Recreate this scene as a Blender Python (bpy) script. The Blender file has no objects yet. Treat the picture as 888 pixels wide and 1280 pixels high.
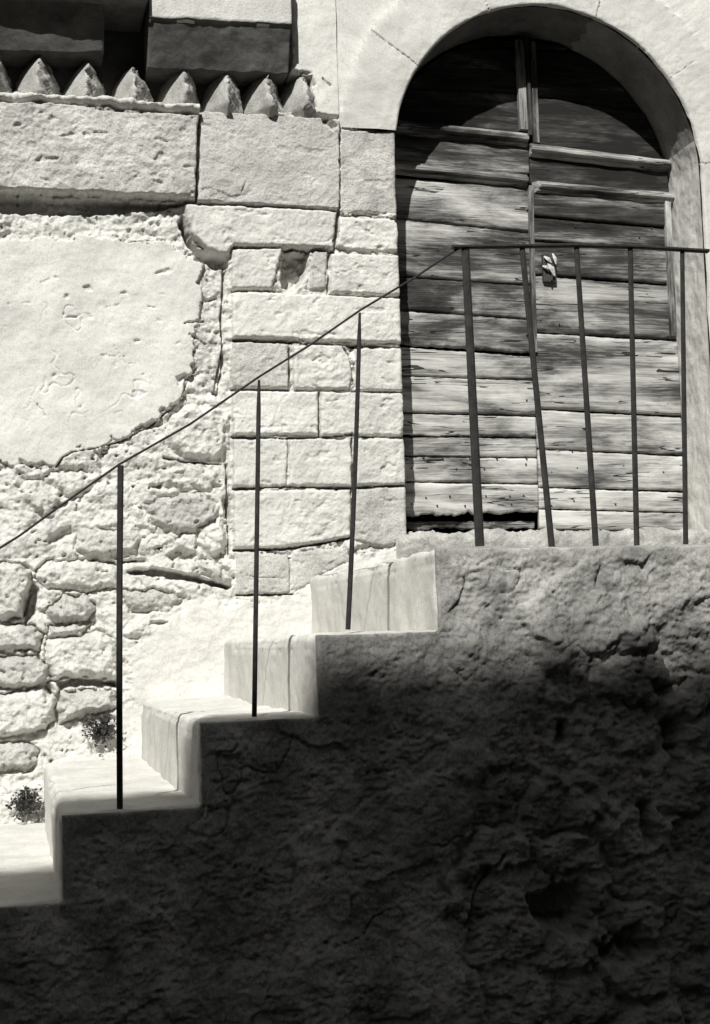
import bpy, math, random
import numpy as np
from mathutils import Matrix, Vector
random.seed(7)
SC = bpy.context.scene
COL = SC.collection

# ------------------------------------------------------------------ camera
F_PX, DIST, EYE = 1700.0, 4.84, 1.6            # focal length in photo pixels, metres to the facade, eye height
def _n(v): return v / np.linalg.norm(v)
_Y = _n(np.array((-434.0, -172.0, -F_PX)))
_X = np.array((6640.0, 40.0, -1699.0)); _X = _n(_X - _X.dot(_Y) * _Y)
_Z = np.cross(_X, _Y)
ROT = np.array([_X, _Y, _Z]); CAM = np.array((0.0, -DIST, EYE))
cam_d = bpy.data.cameras.new('camera'); cam = bpy.data.objects.new('camera', cam_d); COL.objects.link(cam)
cam.matrix_world = Matrix.Translation(Vector(CAM)) @ Matrix(ROT.tolist()).to_4x4()
cam_d.sensor_fit = 'VERTICAL'; cam_d.sensor_height = 36.0; cam_d.lens = 36.0 * F_PX / 1280.0
cam_d.clip_start = 0.05; cam_d.clip_end = 500.0
SC.camera = cam

# ------------------------------------------------------------------ sky, sun, exposure
SUN = _n(np.array((1.0, 2.25, -2.3)))          # direction the light travels
W = bpy.data.worlds.new('World'); SC.world = W; W.use_nodes = True
nt = W.node_tree; nt.nodes.clear()
sky = nt.nodes.new('ShaderNodeTexSky'); sky.sky_type = 'NISHITA'; sky.sun_disc = False
sky.sun_elevation = math.asin(-SUN[2]); sky.sun_rotation = math.atan2(-SUN[0], -SUN[1])
sky.air_density = 1.0; sky.dust_density = 1.0
bw = nt.nodes.new('ShaderNodeHueSaturation'); bw.inputs['Saturation'].default_value = 0.0
bg = nt.nodes.new('ShaderNodeBackground'); bg.inputs['Strength'].default_value = 0.05
wo = nt.nodes.new('ShaderNodeOutputWorld')
nt.links.new(sky.outputs[0], bw.inputs['Color']); nt.links.new(bw.outputs[0], bg.inputs[0]); nt.links.new(bg.outputs[0], wo.inputs[0])
sl = bpy.data.lights.new('sun', 'SUN'); sl.energy = 5.0; sl.angle = math.radians(0.6); sl.color = (1.0, 0.985, 0.945)
so = bpy.data.objects.new('sun', sl); COL.objects.link(so)
so.rotation_euler = Vector(SUN).to_track_quat('-Z', 'Y').to_euler(); so.location = (-3, -6, 9)
SC.view_settings.view_transform = 'Standard'; SC.view_settings.look = 'None'
SC.view_settings.exposure = 0.10; SC.view_settings.gamma = 1.0; SC.view_settings.use_curve_mapping = False

# ------------------------------------------------------------------ geometry of the picture turned into places
def P(px, py, y=0.0):
    """point of the vertical plane at depth y that the photo shows at pixel px, py"""
    d = ROT @ np.array((px - 444.0, -(py - 640.0), -F_PX))
    return CAM + d * ((y - CAM[1]) / d[1])
def XZ(pts, y=0.0):
    return np.array([[*(P(a, b, y)[[0, 2]])] for a, b in pts])

# ------------------------------------------------------------------ noise
def _hash(ix, iy, seed):
    h = (ix.astype(np.int64) * 374761393 + iy.astype(np.int64) * 668265263 + seed * 1274126177) & 0xFFFFFFFF
    h = ((h ^ (h >> 13)) * 1274126177) & 0xFFFFFFFF
    h = ((h ^ (h >> 16)) * 2246822519) & 0xFFFFFFFF
    return ((h ^ (h >> 15)) & 0xFFFFFF) / float(0xFFFFFF)
def vnoise(x, y, seed=0):
    """gradient noise, about -1..1"""
    ix = np.floor(x).astype(np.int64); iy = np.floor(y).astype(np.int64)
    fx = x - ix; fy = y - iy
    u = fx**3 * (fx * (fx * 6 - 15) + 10); v = fy**3 * (fy * (fy * 6 - 15) + 10)
    def g(dx, dy):
        a = _hash(ix + dx, iy + dy, seed) * 2 * np.pi
        return np.cos(a) * (fx - dx) + np.sin(a) * (fy - dy)
    a = g(0, 0) * (1 - u) + g(1, 0) * u; b = g(0, 1) * (1 - u) + g(1, 1) * u
    return (a * (1 - v) + b * v) * 1.5
def fbm(x, y, scale, octv=4, seed=0, gain=0.5, sx=1.0, sy=1.0):
    x = x * sx / scale; y = y * sy / scale; r = 0; a = 1.0
    for k in range(octv):
        r = r + a * vnoise(x + 17.3 * k, y - 9.1 * k, seed + k); x = x * 2.03; y = y * 2.03; a *= gain
    return r
def ridged(x, y, scale, octv=4, seed=0, sx=1.0, sy=1.0):
    x = x * sx / scale; y = y * sy / scale; r = 0; a = 1.0
    for k in range(octv):
        r = r + a * (1 - 2 * np.abs(vnoise(x + 5.7 * k, y + 3.3 * k, seed + k))); x = x * 2.1; y = y * 2.1; a *= 0.5
    return r
def voronoi(x, y, scale, seed=0, sx=1.0, sy=1.0):
    x = x * sx / scale; y = y * sy / scale
    ix = np.floor(x).astype(np.int64); iy = np.floor(y).astype(np.int64)
    f1 = np.full(x.shape, 9.0); f2 = np.full(x.shape, 9.0); cid = np.zeros(x.shape)
    for dx in (-1, 0, 1):
        for dy in (-1, 0, 1):
            cx = ix + dx; cy = iy + dy
            jx = cx + 0.15 + 0.7 * _hash(cx, cy, seed); jy = cy + 0.15 + 0.7 * _hash(cx, cy, seed + 31)
            d = np.hypot(jx - x, jy - y); c = _hash(cx, cy, seed + 77)
            new = d < f1
            f2 = np.where(new, f1, np.minimum(f2, d)); cid = np.where(new, c, cid); f1 = np.where(new, d, f1)
    return f1, f2, cid
def sstep(a, b, t):
    t = np.clip((t - a) / (b - a), 0, 1); return t * t * (3 - 2 * t)
def seg_dist(X, Z, a, b):
    ab = b - a; t = np.clip(((X - a[0]) * ab[0] + (Z - a[1]) * ab[1]) / max(ab.dot(ab), 1e-12), 0, 1)
    return np.hypot(X - a[0] - t * ab[0], Z - a[1] - t * ab[1])
def poly_sd(X, Z, poly):
    """signed distance, positive inside"""
    d = np.full(X.shape, 9.0); ins = np.zeros(X.shape, bool); m = len(poly)
    for i in range(m):
        a, b = poly[i], poly[(i + 1) % m]
        d = np.minimum(d, seg_dist(X, Z, a, b))
        c = ((a[1] > Z) != (b[1] > Z))
        with np.errstate(divide='ignore', invalid='ignore'):
            xx = (b[0] - a[0]) * (Z - a[1]) / (b[1] - a[1]) + a[0]
        ins ^= c & (X < xx)
    return np.where(ins, d, -d)
def box_of(X, Z, poly, m):
    lo = poly.min(0) - m; hi = poly.max(0) + m
    return np.nonzero((X > lo[0]) & (X < hi[0]) & (Z > lo[1]) & (Z < hi[1]))[0]

# ------------------------------------------------------------------ mesh helpers
def mesh_obj(name, verts, faces, mat, parent=None, smooth=True):
    verts = np.asarray(verts, np.float32); me = bpy.data.meshes.new(name)
    if isinstance(faces, np.ndarray) and faces.ndim == 2:
        n, k = faces.shape
        me.vertices.add(len(verts)); me.vertices.foreach_set('co', verts.ravel())
        me.loops.add(n * k); me.loops.foreach_set('vertex_index', faces.astype(np.int32).ravel())
        me.polygons.add(n); me.polygons.foreach_set('loop_start', np.arange(0, n * k, k, dtype=np.int32))
        me.polygons.foreach_set('loop_total', np.full(n, k, np.int32)); me.update(calc_edges=True)
    else:
        me.from_pydata(verts.tolist(), [], [list(f) for f in faces]); me.update()
    if smooth: me.polygons.foreach_set('use_smooth', np.ones(len(me.polygons), bool))
    me.validate()
    me.materials.append(mat)
    o = bpy.data.objects.new(name, me); COL.objects.link(o)
    if parent: o.parent = parent; o.matrix_parent_inverse = Matrix()
    return o
def grid_faces(nu, nv):
    i = np.arange(nu - 1)[:, None] * nv + np.arange(nv - 1)[None]
    return np.stack([i, i + nv, i + nv + 1, i + 1], -1).reshape(-1, 4)
def sub_mesh(name, V, Fc, mat, parent):
    used, inv = np.unique(Fc.ravel(), return_inverse=True)
    return mesh_obj(name, V[used], inv.reshape(Fc.shape), mat, parent)
class MB:
    def __init__(s): s.v = []; s.f = []
    def add(s, v, f):
        b = len(s.v); s.v += [tuple(map(float, q)) for q in v]; s.f += [[b + i for i in q] for q in f]
    def box(s, x0, x1, y0, y1, z0, z1, bev=0.0):
        b = min(bev, (x1 - x0) / 2.01, (y1 - y0) / 2.01, (z1 - z0) / 2.01)
        if b <= 0:
            s.add([(x, y, z) for x in (x0, x1) for y in (y0, y1) for z in (z0, z1)],
                  [(0, 1, 3, 2), (4, 6, 7, 5), (0, 4, 5, 1), (2, 3, 7, 6), (0, 2, 6, 4), (1, 5, 7, 3)]); return
        import bmesh
        bm = bmesh.new(); bmesh.ops.create_cube(bm, size=1.0)
        for q in bm.verts: q.co = ((x0 + x1) / 2 + q.co.x * (x1 - x0), (y0 + y1) / 2 + q.co.y * (y1 - y0), (z0 + z1) / 2 + q.co.z * (z1 - z0))
        bmesh.ops.bevel(bm, geom=bm.edges[:], offset=b, segments=2, affect='EDGES', profile=0.5)
        bm.verts.index_update(); s.add([q.co[:] for q in bm.verts], [[q.index for q in f.verts] for f in bm.faces]); bm.free()
    def tube(s, pts, rads, n=8, flat=1.0, square=False):
        """swept bar; rads per point (x half width), flat scales the depth"""
        pts = [np.array(p, float) for p in pts]; m = len(pts); ring = []
        for i in range(m):
            t = _n(pts[min(i + 1, m - 1)] - pts[max(i - 1, 0)])
            ref = np.array((0, 1.0, 0)); a = _n(np.cross(ref, t)); b = np.cross(t, a)
            r = rads[i] if hasattr(rads, '__len__') else rads
            for k in range(n):
                an = 2 * math.pi * (k + 0.5) / n; c, q = math.cos(an), math.sin(an)
                if square: mx = max(abs(c), abs(q)); e = 0.86; c, q = c / mx * (e if abs(c) > abs(q) - 1e-6 and abs(abs(c) - abs(q)) < 0.1 else 1), q / mx * (e if abs(abs(c) - abs(q)) < 0.1 else 1)
                ring.append(pts[i] + a * r * c + b * r * flat * q)
        f = [(i * n + k, i * n + (k + 1) % n, (i + 1) * n + (k + 1) % n, (i + 1) * n + k) for i in range(m - 1) for k in range(n)]
        f += [tuple(range(n))[::-1], tuple(range((m - 1) * n, m * n))]
        s.add(ring, f)
    def build(s, name, mat, parent=None, smooth=False):
        return mesh_obj(name, s.v, s.f, mat, parent, smooth)
def tag(o, label, cat, group=None, kind=None):
    o['label'] = label; o['category'] = cat
    if group: o['group'] = group
    if kind: o['kind'] = kind
    return o
def thing(name, loc, label, cat, group=None):
    o = bpy.data.objects.new(name, None); COL.objects.link(o); o.location = loc
    return tag(o, label, cat, group)

# ------------------------------------------------------------------ materials
def mat(name, base, var=0.12, scale=3.0, bump=0.3, bscale=120.0, rough=0.95, stretch=(1, 1, 1), speck=0.0, dark=0.5, bdist=0.004, fgrain=170, gdark=0.72):
    m = bpy.data.materials.new(name); m.use_nodes = True; t = m.node_tree; N = t.nodes; L = t.links
    bs = N['Principled BSDF']; bs.inputs['Roughness'].default_value = rough; bs.inputs['Specular IOR Level'].default_value = 0.15
    tc = N.new('ShaderNodeTexCoord'); mp = N.new('ShaderNodeMapping'); mp.inputs['Scale'].default_value = stretch
    L.new(tc.outputs['Object'], mp.inputs['Vector'])
    n1 = N.new('ShaderNodeTexNoise'); n1.inputs['Scale'].default_value = scale; n1.inputs['Detail'].default_value = 8; n1.inputs['Roughness'].default_value = 0.65
    L.new(mp.outputs[0], n1.inputs['Vector'])
    cr = N.new('ShaderNodeValToRGB'); cr.color_ramp.elements[0].position = 0.32; cr.color_ramp.elements[1].position = 0.68
    def c(v): return (v, v * 0.986, v * 0.93, 1)
    cr.color_ramp.elements[0].color = c(base * (1 - var)); cr.color_ramp.elements[1].color = c(min(0.86, base * (1 + var)))
    L.new(n1.outputs[0], cr.inputs[0]); col = cr.outputs[0]
    if speck > 0:
        n2 = N.new('ShaderNodeTexNoise'); n2.inputs['Scale'].default_value = 38; n2.inputs['Detail'].default_value = 6; n2.inputs['Roughness'].default_value = 0.7
        L.new(mp.outputs[0], n2.inputs['Vector'])
        r2 = N.new('ShaderNodeValToRGB'); r2.color_ramp.elements[0].position = 0.60; r2.color_ramp.elements[1].position = 0.75
        r2.color_ramp.elements[0].color = (1, 1, 1, 1); r2.color_ramp.elements[1].color = (dark, dark, dark, 1)
        L.new(n2.outputs[0], r2.inputs[0]); mx = N.new('ShaderNodeMix'); mx.data_type = 'RGBA'; mx.blend_type = 'MULTIPLY'; mx.inputs[0].default_value = speck
        L.new(col, mx.inputs[6]); L.new(r2.outputs[0], mx.inputs[7]); col = mx.outputs[2]
    n3 = N.new('ShaderNodeTexNoise'); n3.inputs['Scale'].default_value = fgrain; n3.inputs['Detail'].default_value = 3; n3.inputs['Roughness'].default_value = 0.8
    L.new(tc.outputs['Object'], n3.inputs['Vector'])
    r3 = N.new('ShaderNodeValToRGB'); r3.color_ramp.elements[0].position = 0.33; r3.color_ramp.elements[1].position = 0.52
    r3.color_ramp.elements[0].color = (gdark, gdark, gdark, 1); r3.color_ramp.elements[1].color = (1, 1, 1, 1)
    L.new(n3.outputs[0], r3.inputs[0]); m3 = N.new('ShaderNodeMix'); m3.data_type = 'RGBA'; m3.blend_type = 'MULTIPLY'; m3.inputs[0].default_value = 1.0
    L.new(col, m3.inputs[6]); L.new(r3.outputs[0], m3.inputs[7]); col = m3.outputs[2]
    L.new(col, bs.inputs['Base Color'])
    nb = N.new('ShaderNodeTexNoise'); nb.inputs['Scale'].default_value = bscale; nb.inputs['Detail'].default_value = 5; nb.inputs['Roughness'].default_value = 0.7
    L.new(mp.outputs[0], nb.inputs['Vector'])
    bp = N.new('ShaderNodeBump'); bp.inputs['Strength'].default_value = bump; bp.inputs['Distance'].default_value = bdist
    L.new(nb.outputs[0], bp.inputs['Height']); L.new(bp.outputs[0], bs.inputs['Normal'])
    return m
M_LIME = mat('lime_plaster', 0.67, 0.12, 3.5, 0.5, 90, speck=0.55, dark=0.55, gdark=.76)
M_RUB = mat('lime_washed_rubble', 0.65, 0.16, 7, 0.8, 90, speck=0.6, dark=0.45, bdist=0.006, gdark=.7)
M_ASH = mat('dressed_limestone', 0.63, 0.13, 6, 0.8, 110, speck=0.5, dark=0.6, bdist=.005, gdark=.75)
M_GREY = mat('weathered_limestone', 0.56, 0.28, 9, 0.9, 100, speck=0.7, dark=0.45, bdist=.007, gdark=.6)
M_DKLIME = mat('dark_limestone', 0.10, 0.45, 9, 0.6, 80, speck=0.5)  # much darker than the facade stone: cornice slabs, beam, recess back
M_WASH = mat('whitewash', 0.63, 0.11, 4, 0.5, 60, speck=0.55, dark=0.6, stretch=(2.2, 2.2, 1.0), gdark=.76)
M_CEM = mat('raw_cement_render', 0.35, 0.55, 4.0, 1.0, 80, speck=0.7, dark=0.5, bdist=0.006, gdark=.62, fgrain=120, stretch=(1.25, 1, .75))
M_BARE = mat('bare_rubble_stone', 0.30, 0.55, 6, 1.0, 60, speck=0.6, dark=0.5, bdist=0.006, gdark=.6)
M_RUB2 = mat('grey_rubble_stone', 0.50, 0.25, 9, 0.9, 90, speck=0.7, dark=0.45, bdist=0.006, gdark=.6)
M_RUB3 = mat('pale_rubble_stone', 0.57, 0.22, 8, 0.9, 90, speck=0.7, dark=0.45, bdist=0.006, gdark=.62)
M_ASH2 = mat('pale_dressed_limestone', 0.69, 0.10, 5, 0.7, 110, speck=0.5, dark=0.6, bdist=.005, gdark=.74)
M_ASH3 = mat('grey_dressed_limestone', 0.56, 0.18, 7, 0.9, 110, speck=0.7, dark=0.5, bdist=.007, gdark=.62)
M_ARCH = mat('arch_stone', 0.60, 0.12, 4, 0.5, 90, speck=0.4, dark=0.6, gdark=.78)
M_TOOTH = mat('worn_grey_moulding', 0.45, 0.28, 12, 0.9, 90, speck=0.7, dark=0.45, bdist=.007, gdark=.6)
M_STEP = mat('worn_doorstep', 0.46, 0.3, 9, 0.9, 80, speck=0.8, dark=.45, bdist=.008, gdark=.6)
M_SOFD = mat('shade_dark_soffit', 0.13, 0.4, 8, 0.7, 90, speck=0.6, dark=0.5, gdark=.65)  # shade under the crown of the arch put into the stone colour
M_SOFF = mat('shade_grey_soffit', 0.24, 0.3, 8, 0.7, 90, speck=0.6, dark=0.5, gdark=.65)  # shade on the right of the soffit put into the stone colour
M_COAT = mat('lime_coat', 0.64, 0.10, 5, 0.6, 90, speck=0.4, dark=.6, gdark=.78)
M_FLOOR = mat('worn_landing_stone', 0.30, 0.2, 6, 0.5, 60, speck=.4)
M_ROOM = mat('dark_passage', 0.03, 0.2, 3, 0.2, 30)
M_IRON = mat('rusty_iron', 0.035, 0.4, 30, 0.4, 200, rough=0.75)
M_PAVE = mat('lane_paving', 0.04, 0.3, 2, 0.5, 20)
M_HOUSE = mat('old_ochre_render', 0.07, 0.2, 1.0, 0.4, 20)
M_TILE = mat('clay_tile', 0.20, 0.3, 8, 0.3, 40)
M_SHUT = mat('painted_shutter', 0.10, 0.2, 5, 0.2, 60)
M_LEAF = mat('dry_leaf', 0.05, 0.4, 20, 0.1, 100)
M_DARK = mat('dark_iron', 0.06, 0.3, 30, 0.3, 150, rough=0.6)
M_CHIP = mat('bare_split_wood', 0.50, 0.2, 30, 0.4, 120)
def wood_mat(vertical=False):
    m = bpy.data.materials.new('weathered_wood_upright' if vertical else 'weathered_wood'); m.use_nodes = True; t = m.node_tree; N = t.nodes; L = t.links
    bs = N['Principled BSDF']; bs.inputs['Roughness'].default_value = 0.85; bs.inputs['Specular IOR Level'].default_value = 0.2
    tc = N.new('ShaderNodeTexCoord')
    off = N.new('ShaderNodeAttribute'); off.attribute_type = 'OBJECT'; off.attribute_name = 'tone'
    sh = N.new('ShaderNodeAttribute'); sh.attribute_type = 'OBJECT'; sh.attribute_name = 'shift'
    cx = N.new('ShaderNodeCombineXYZ'); L.new(sh.outputs['Fac'], cx.inputs[0]); L.new(sh.outputs['Fac'], cx.inputs[2])
    ad = N.new('ShaderNodeVectorMath'); L.new(tc.outputs['Object'], ad.inputs[0]); L.new(cx.outputs[0], ad.inputs[1])
    def noise(sc, det, st, rough=0.6, dist=0.0):
        mp = N.new('ShaderNodeMapping'); mp.inputs['Scale'].default_value = (st[2], st[1], st[0]) if vertical else st; L.new(ad.outputs[0], mp.inputs[0])
        n = N.new('ShaderNodeTexNoise'); n.inputs['Scale'].default_value = sc; n.inputs['Detail'].default_value = det; n.inputs['Roughness'].default_value = rough; n.inputs['Distortion'].default_value = dist
        L.new(mp.outputs[0], n.inputs['Vector']); return n.outputs[0]
    grain = noise(1.0, 8, (3.0, 20, 95), 0.7, 0.6)
    fine = noise(1.0, 4, (8.0, 40, 330), 0.7)
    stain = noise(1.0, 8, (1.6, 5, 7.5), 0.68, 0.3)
    def math_(op, a, b=0.0):
        n = N.new('ShaderNodeMath'); n.operation = op
        for i, q in enumerate((a, b)):
            if isinstance(q, (int, float)): n.inputs[i].default_value = q
            else: L.new(q, n.inputs[i])
        return n.outputs[0]
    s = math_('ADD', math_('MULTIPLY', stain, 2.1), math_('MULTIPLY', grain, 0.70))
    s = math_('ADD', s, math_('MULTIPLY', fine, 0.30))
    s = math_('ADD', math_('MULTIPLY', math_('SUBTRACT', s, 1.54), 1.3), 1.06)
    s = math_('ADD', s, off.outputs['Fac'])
    crk = noise(1.0, 3, (1.1, 20, 24), 0.5, 0.25)
    near = math_('LESS_THAN', math_('ABSOLUTE', math_('SUBTRACT', crk, 0.5)), 0.008)
    gate = math_('GREATER_THAN', noise(1.0, 2, (3.5, 20, 9), 0.5), 0.505)
    s = math_('SUBTRACT', s, math_('MULTIPLY', math_('MULTIPLY', near, gate), 0.55))
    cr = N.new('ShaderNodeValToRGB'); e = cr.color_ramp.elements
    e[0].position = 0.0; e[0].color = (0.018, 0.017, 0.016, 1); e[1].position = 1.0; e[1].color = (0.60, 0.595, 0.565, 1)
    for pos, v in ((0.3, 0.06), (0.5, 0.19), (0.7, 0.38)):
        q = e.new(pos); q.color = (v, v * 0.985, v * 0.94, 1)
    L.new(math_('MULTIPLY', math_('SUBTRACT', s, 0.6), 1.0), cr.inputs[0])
    L.new(cr.outputs[0], bs.inputs['Base Color'])
    bp = N.new('ShaderNodeBump'); bp.inputs['Strength'].default_value = 0.7; bp.inputs['Distance'].default_value = 0.004
    L.new(math_('ADD', grain, math_('MULTIPLY', fine, 0.5)), bp.inputs['Height']); L.new(bp.outputs[0], bs.inputs['Normal'])
    return m
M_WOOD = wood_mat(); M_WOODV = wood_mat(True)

# ================================================================== THE LANE AND THE HOUSE ACROSS IT
g = MB(); g.box(-60, 60, -60, 40, -0.3, 0.0); lane = g.build('ground', M_PAVE); lane['kind'] = 'structure'
def house_across():
    y1 = -13.0; top = 13.36
    h = thing('house', (2.0, y1 - 3, 0), 'tall plain house across the lane, behind the viewer, with shuttered windows', 'house')
    ox, oy = 2.0, y1 - 3
    b = MB(); b.box(-14 - ox, 16 - ox, y1 - 6 - oy, y1 - 0.25 - oy, 0, top - 0.12); b.build('wall', M_HOUSE, h)
    r = MB(); x = -14.2
    while x < 16.2:
        pts = []; n = 7
        for yy, zz in ((y1, top), (y1 - 6.4, top + 1.6)):
            for k in range(n):
                a = math.pi * k / (n - 1); pts.append((x + 0.10 - 0.10 * math.cos(a) - ox, yy - oy, zz - 0.06 + 0.06 * math.sin(a)))
        r.add(pts, [(k, k + 1, n + k + 1, n + k) for k in range(n - 1)]); x += 0.2
    r.add([(-14.2 - ox, y1 - oy, top - 0.07), (16.2 - ox, y1 - oy, top - 0.07), (16.2 - ox, y1 - 6.4 - oy, top + 1.53), (-14.2 - ox, y1 - 6.4 - oy, top + 1.53)], [(0, 1, 2, 3)])
    r.build('roof', M_TILE, h)
    for z in (0.9, 4.2, 7.5, 10.6):
        for wx in (-9.5, -5.5, -1.5, 2.5, 6.5, 10.5):
            w = MB(); w.box(wx - ox - .6, wx - ox - .02, y1 - .25 - oy, y1 - .2 - oy, z, z + 1.5, .01); w.box(wx - ox + .02, wx - ox + .6, y1 - .25 - oy, y1 - .2 - oy, z, z + 1.5, .01)
            w.build('shutter', M_SHUT, h)
house_across()
def added_side_house():  # added out of view to hold skylight off the risers
    h = thing('house', (-8.5, -1.5, 0), 'house added out of view beyond the foot of the stairs to cut skylight', 'house')
    b = MB(); b.box(-3.5, 3.2, -3.0, 4.5, 0, 8.0, .02); b.build('wall', M_HOUSE, h)
    r = MB(); r.add([(-3.8, -3.3, 8.0), (3.5, -3.3, 8.0), (3.5, 4.8, 8.0), (-3.8, 4.8, 8.0), (-.2, -3.3, 9.6), (-.2, 4.8, 9.6)], [(0, 1, 2, 3), (1, 2, 5, 4), (3, 0, 4, 5), (0, 4, 1), (2, 3, 5)]); r.build('roof', M_TILE, h)
    for z in (1.2, 4.4):
        w = MB(); w.box(3.2, 3.24, -1.2, -.62, z, z + 1.5, .01); w.box(3.2, 3.24, -.58, 0, z, z + 1.5, .01); w.build('shutter', M_SHUT, h)
added_side_house()

# ================================================================== FACADE
AX, AZ, AR = 2.087, 3.440, 0.643        # arch: centre and radius; the jambs stand at AX -/+ AR
ZI = float(P(495, 165)[2])              # top of the springing stone at the left
XB = float(P(424, 200)[0])              # left edge of the arch surround
REC = 0.240                              # depth of the door recess
Z_SILL = 1.985
def arris(z):                           # left jamb edge
    return np.where(z < AZ, AX - AR - 0.006 + 0.004 * np.clip(z - 2.0, 0, 1.5), AX - np.sqrt(np.maximum(AR**2 - (z - AZ)**2, 0.01)) )

BLOCKS = [  # outline in photo pixels, how far it stands proud, rounding, roughness, material
    ([(-90, 129), (100, 137), (200, 147), (247, 150), (243, 252), (130, 247), (-90, 238)], .060, .008, 1.3, 'g'),
    ([(250, 142), (330, 146), (424, 152), (424, 265), (330, 260), (246, 254)], .034, .006, .7, 'a'),
    ([(230, 257), (330, 260), (421, 266), (416, 313), (292, 309), (284, 322), (262, 316), (242, 298), (232, 275)], .034, .012, .9, 'a'),
    ([(424, 271), (495, 275), (520, 316), (440, 313), (420, 308)], .016, .010, 1.1, 'a'),
    ([(289, 312), (352, 311), (345, 345), (338, 362), (289, 362)], .024, .010, 1.0, 'a'),
    ([(392, 312), (409, 314), (406, 362), (385, 364), (388, 330)], .018, .010, 1.0, 'a'),
    ([(413, 318), (520, 320), (520, 371), (413, 367)], .022, .010, 1.0, 'a'),
    ([(289, 366), (400, 369), (520, 375), (520, 431), (440, 428), (360, 425), (290, 423)], .026, .010, .9, 'a'),
    ([(289, 428), (361, 430), (360, 486), (289, 485)], .020, .008, .9, 'a'),
    ([(366, 432), (425, 432), (436, 448), (441, 470), (436, 488), (366, 487)], .024, .010, 1.5, 'a'),
    ([(443, 436), (520, 436), (520, 490), (445, 488)], .020, .008, .9, 'a'),
    ([(290, 489), (397, 490), (397, 544), (291, 544)], .024, .010, 1.0, 'a'),
    ([(401, 490), (520, 492), (520, 545), (401, 545)], .020, .008, 1.1, 'a'),
    ([(291, 549), (360, 549), (358, 608), (291, 609)], .022, .008, .9, 'a'),
    ([(361, 549), (438, 549), (439, 608), (360, 607)], .022, .008, .9, 'a'),
    ([(442, 549), (520, 549), (520, 606), (443, 608)], .024, .010, 1.1, 'a'),
    ([(291, 614), (437, 612), (438, 672), (400, 678), (350, 685), (292, 686)], .024, .010, 1.2, 'a'),
    ([(441, 611), (520, 608), (520, 672), (480, 684), (442, 676)], .022, .010, 1.0, 'a'),
    ([(294, 690), (360, 692), (362, 742), (296, 742)], .016, .008, .9, 'a'),
    ([(364, 690), (430, 684), (440, 700), (400, 720), (366, 742)], .012, .012, .9, 'a'),
    ([(425, 164), (520, 164), (520, 267), (424, 265)], .012, .006, .6, 'g'),
]
STONES = [  # single stones bedded in the rubble
    ([(215, 520), (235, 505), (270, 508), (287, 520), (287, 560), (270, 577), (235, 573), (212, 562), (205, 545)], .045),
    ([(200, 588), (240, 577), (270, 590), (276, 605), (262, 613), (225, 612), (200, 605)], .030),
    ([(205, 622), (250, 614), (275, 635), (268, 660), (225, 668), (190, 655), (182, 632)], .034),
    ([(250, 660), (275, 647), (285, 665), (282, 692), (262, 697), (247, 682)], .040),
    ([(245, 702), (275, 705), (292, 722), (290, 731), (250, 717)], .034),
    ([(55, 765), (80, 746), (110, 745), (120, 758), (110, 775), (75, 780)], .045),
    ([(60, 800), (85, 793), (130, 790), (146, 805), (146, 848), (100, 845), (68, 849), (55, 825)], .050),
    ([(62, 783), (115, 779), (102, 794), (62, 796)], .025),
    ([(-5, 822), (45, 820), (60, 835), (62, 848), (40, 860), (-10, 860)], .045),
    ([(-10, 870), (55, 860), (72, 872), (68, 900), (45, 918), (-10, 922)], .045),
    ([(-5, 705), (24, 704), (40, 715), (38, 745), (26, 772), (-5, 775)], .045),
    ([(75, 866), (140, 862), (148, 885), (110, 893), (76, 905), (71, 885)], .032),
    ([(60, 702), (120, 700), (150, 707), (148, 733), (110, 738), (60, 735), (42, 722)], .035),
    ([(100, 662), (150, 660), (175, 666), (172, 693), (110, 697), (95, 685)], .032),
    ([(150, 740), (200, 738), (230, 748), (215, 762), (165, 764)], .022),
    ([(165, 775), (205, 772), (215, 790), (180, 800), (150, 795)], .025),
    ([(-10, 785), (30, 778), (52, 792), (50, 812), (-10, 815)], .040),
    ([(-10, 930), (30, 928), (48, 940), (40, 962), (-10, 965)], .032),
]
HOLES = [  # cavities: outline, depth
    ([(158, 714), (190, 708), (215, 711), (250, 719), (292, 732), (286, 738), (240, 728), (200, 722), (165, 719)], .085),
    ([(66, 851), (100, 847), (146, 851), (150, 861), (100, 859), (75, 864)], .080),
    ([(-90, 241), (130, 249), (240, 255), (205, 263), (110, 270), (40, 268), (-90, 264)], .045),
    ([(228, 266), (236, 290), (250, 311), (268, 318), (286, 323), (288, 336), (270, 337), (248, 326), (231, 303), (223, 280)], .085),
    ([(354, 313), (388, 314), (387, 333), (380, 350), (373, 362), (352, 360), (350, 340)], .075),
    ([(26, 745), (44, 722), (50, 740), (46, 770), (30, 785)], .060),
    ([(205, 693), (225, 684), (246, 690), (243, 703), (215, 703)], .035),
    ([(208, 590), (235, 584), (238, 600), (215, 603)], .020),
    ([(185, 605), (205, 602), (203, 613), (185, 612)], .035),
    ([(187, 774), (215, 776), (205, 784), (185, 782)], .035),
    ([(263, 515), (284, 512), (288, 600), (280, 590), (276, 560)], .010),
    ([(277, 625), (290, 612), (291, 650), (280, 648)], .040),
    ([(60, 668), (90, 655), (95, 668), (60, 682)], .030),
    ([(60, 850), (72, 862), (60, 880), (52, 862)], .030),
    ([(24, 574), (45, 583), (40, 587), (24, 581)], .040),
    ([(148, 700), (185, 695), (188, 705), (150, 706)], .022),
    ([(397, 147), (410, 146), (419, 160), (414, 168), (402, 160)], .045),
    ([(385, 101), (392, 97), (396, 110), (389, 113)], .040),
    ([(100, 900), (125, 885), (150, 898), (148, 940), (115, 945)], .022),
    ([(218, 232 + 240), (231, 466), (236, 470), (222, 487)], .022),
]
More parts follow.
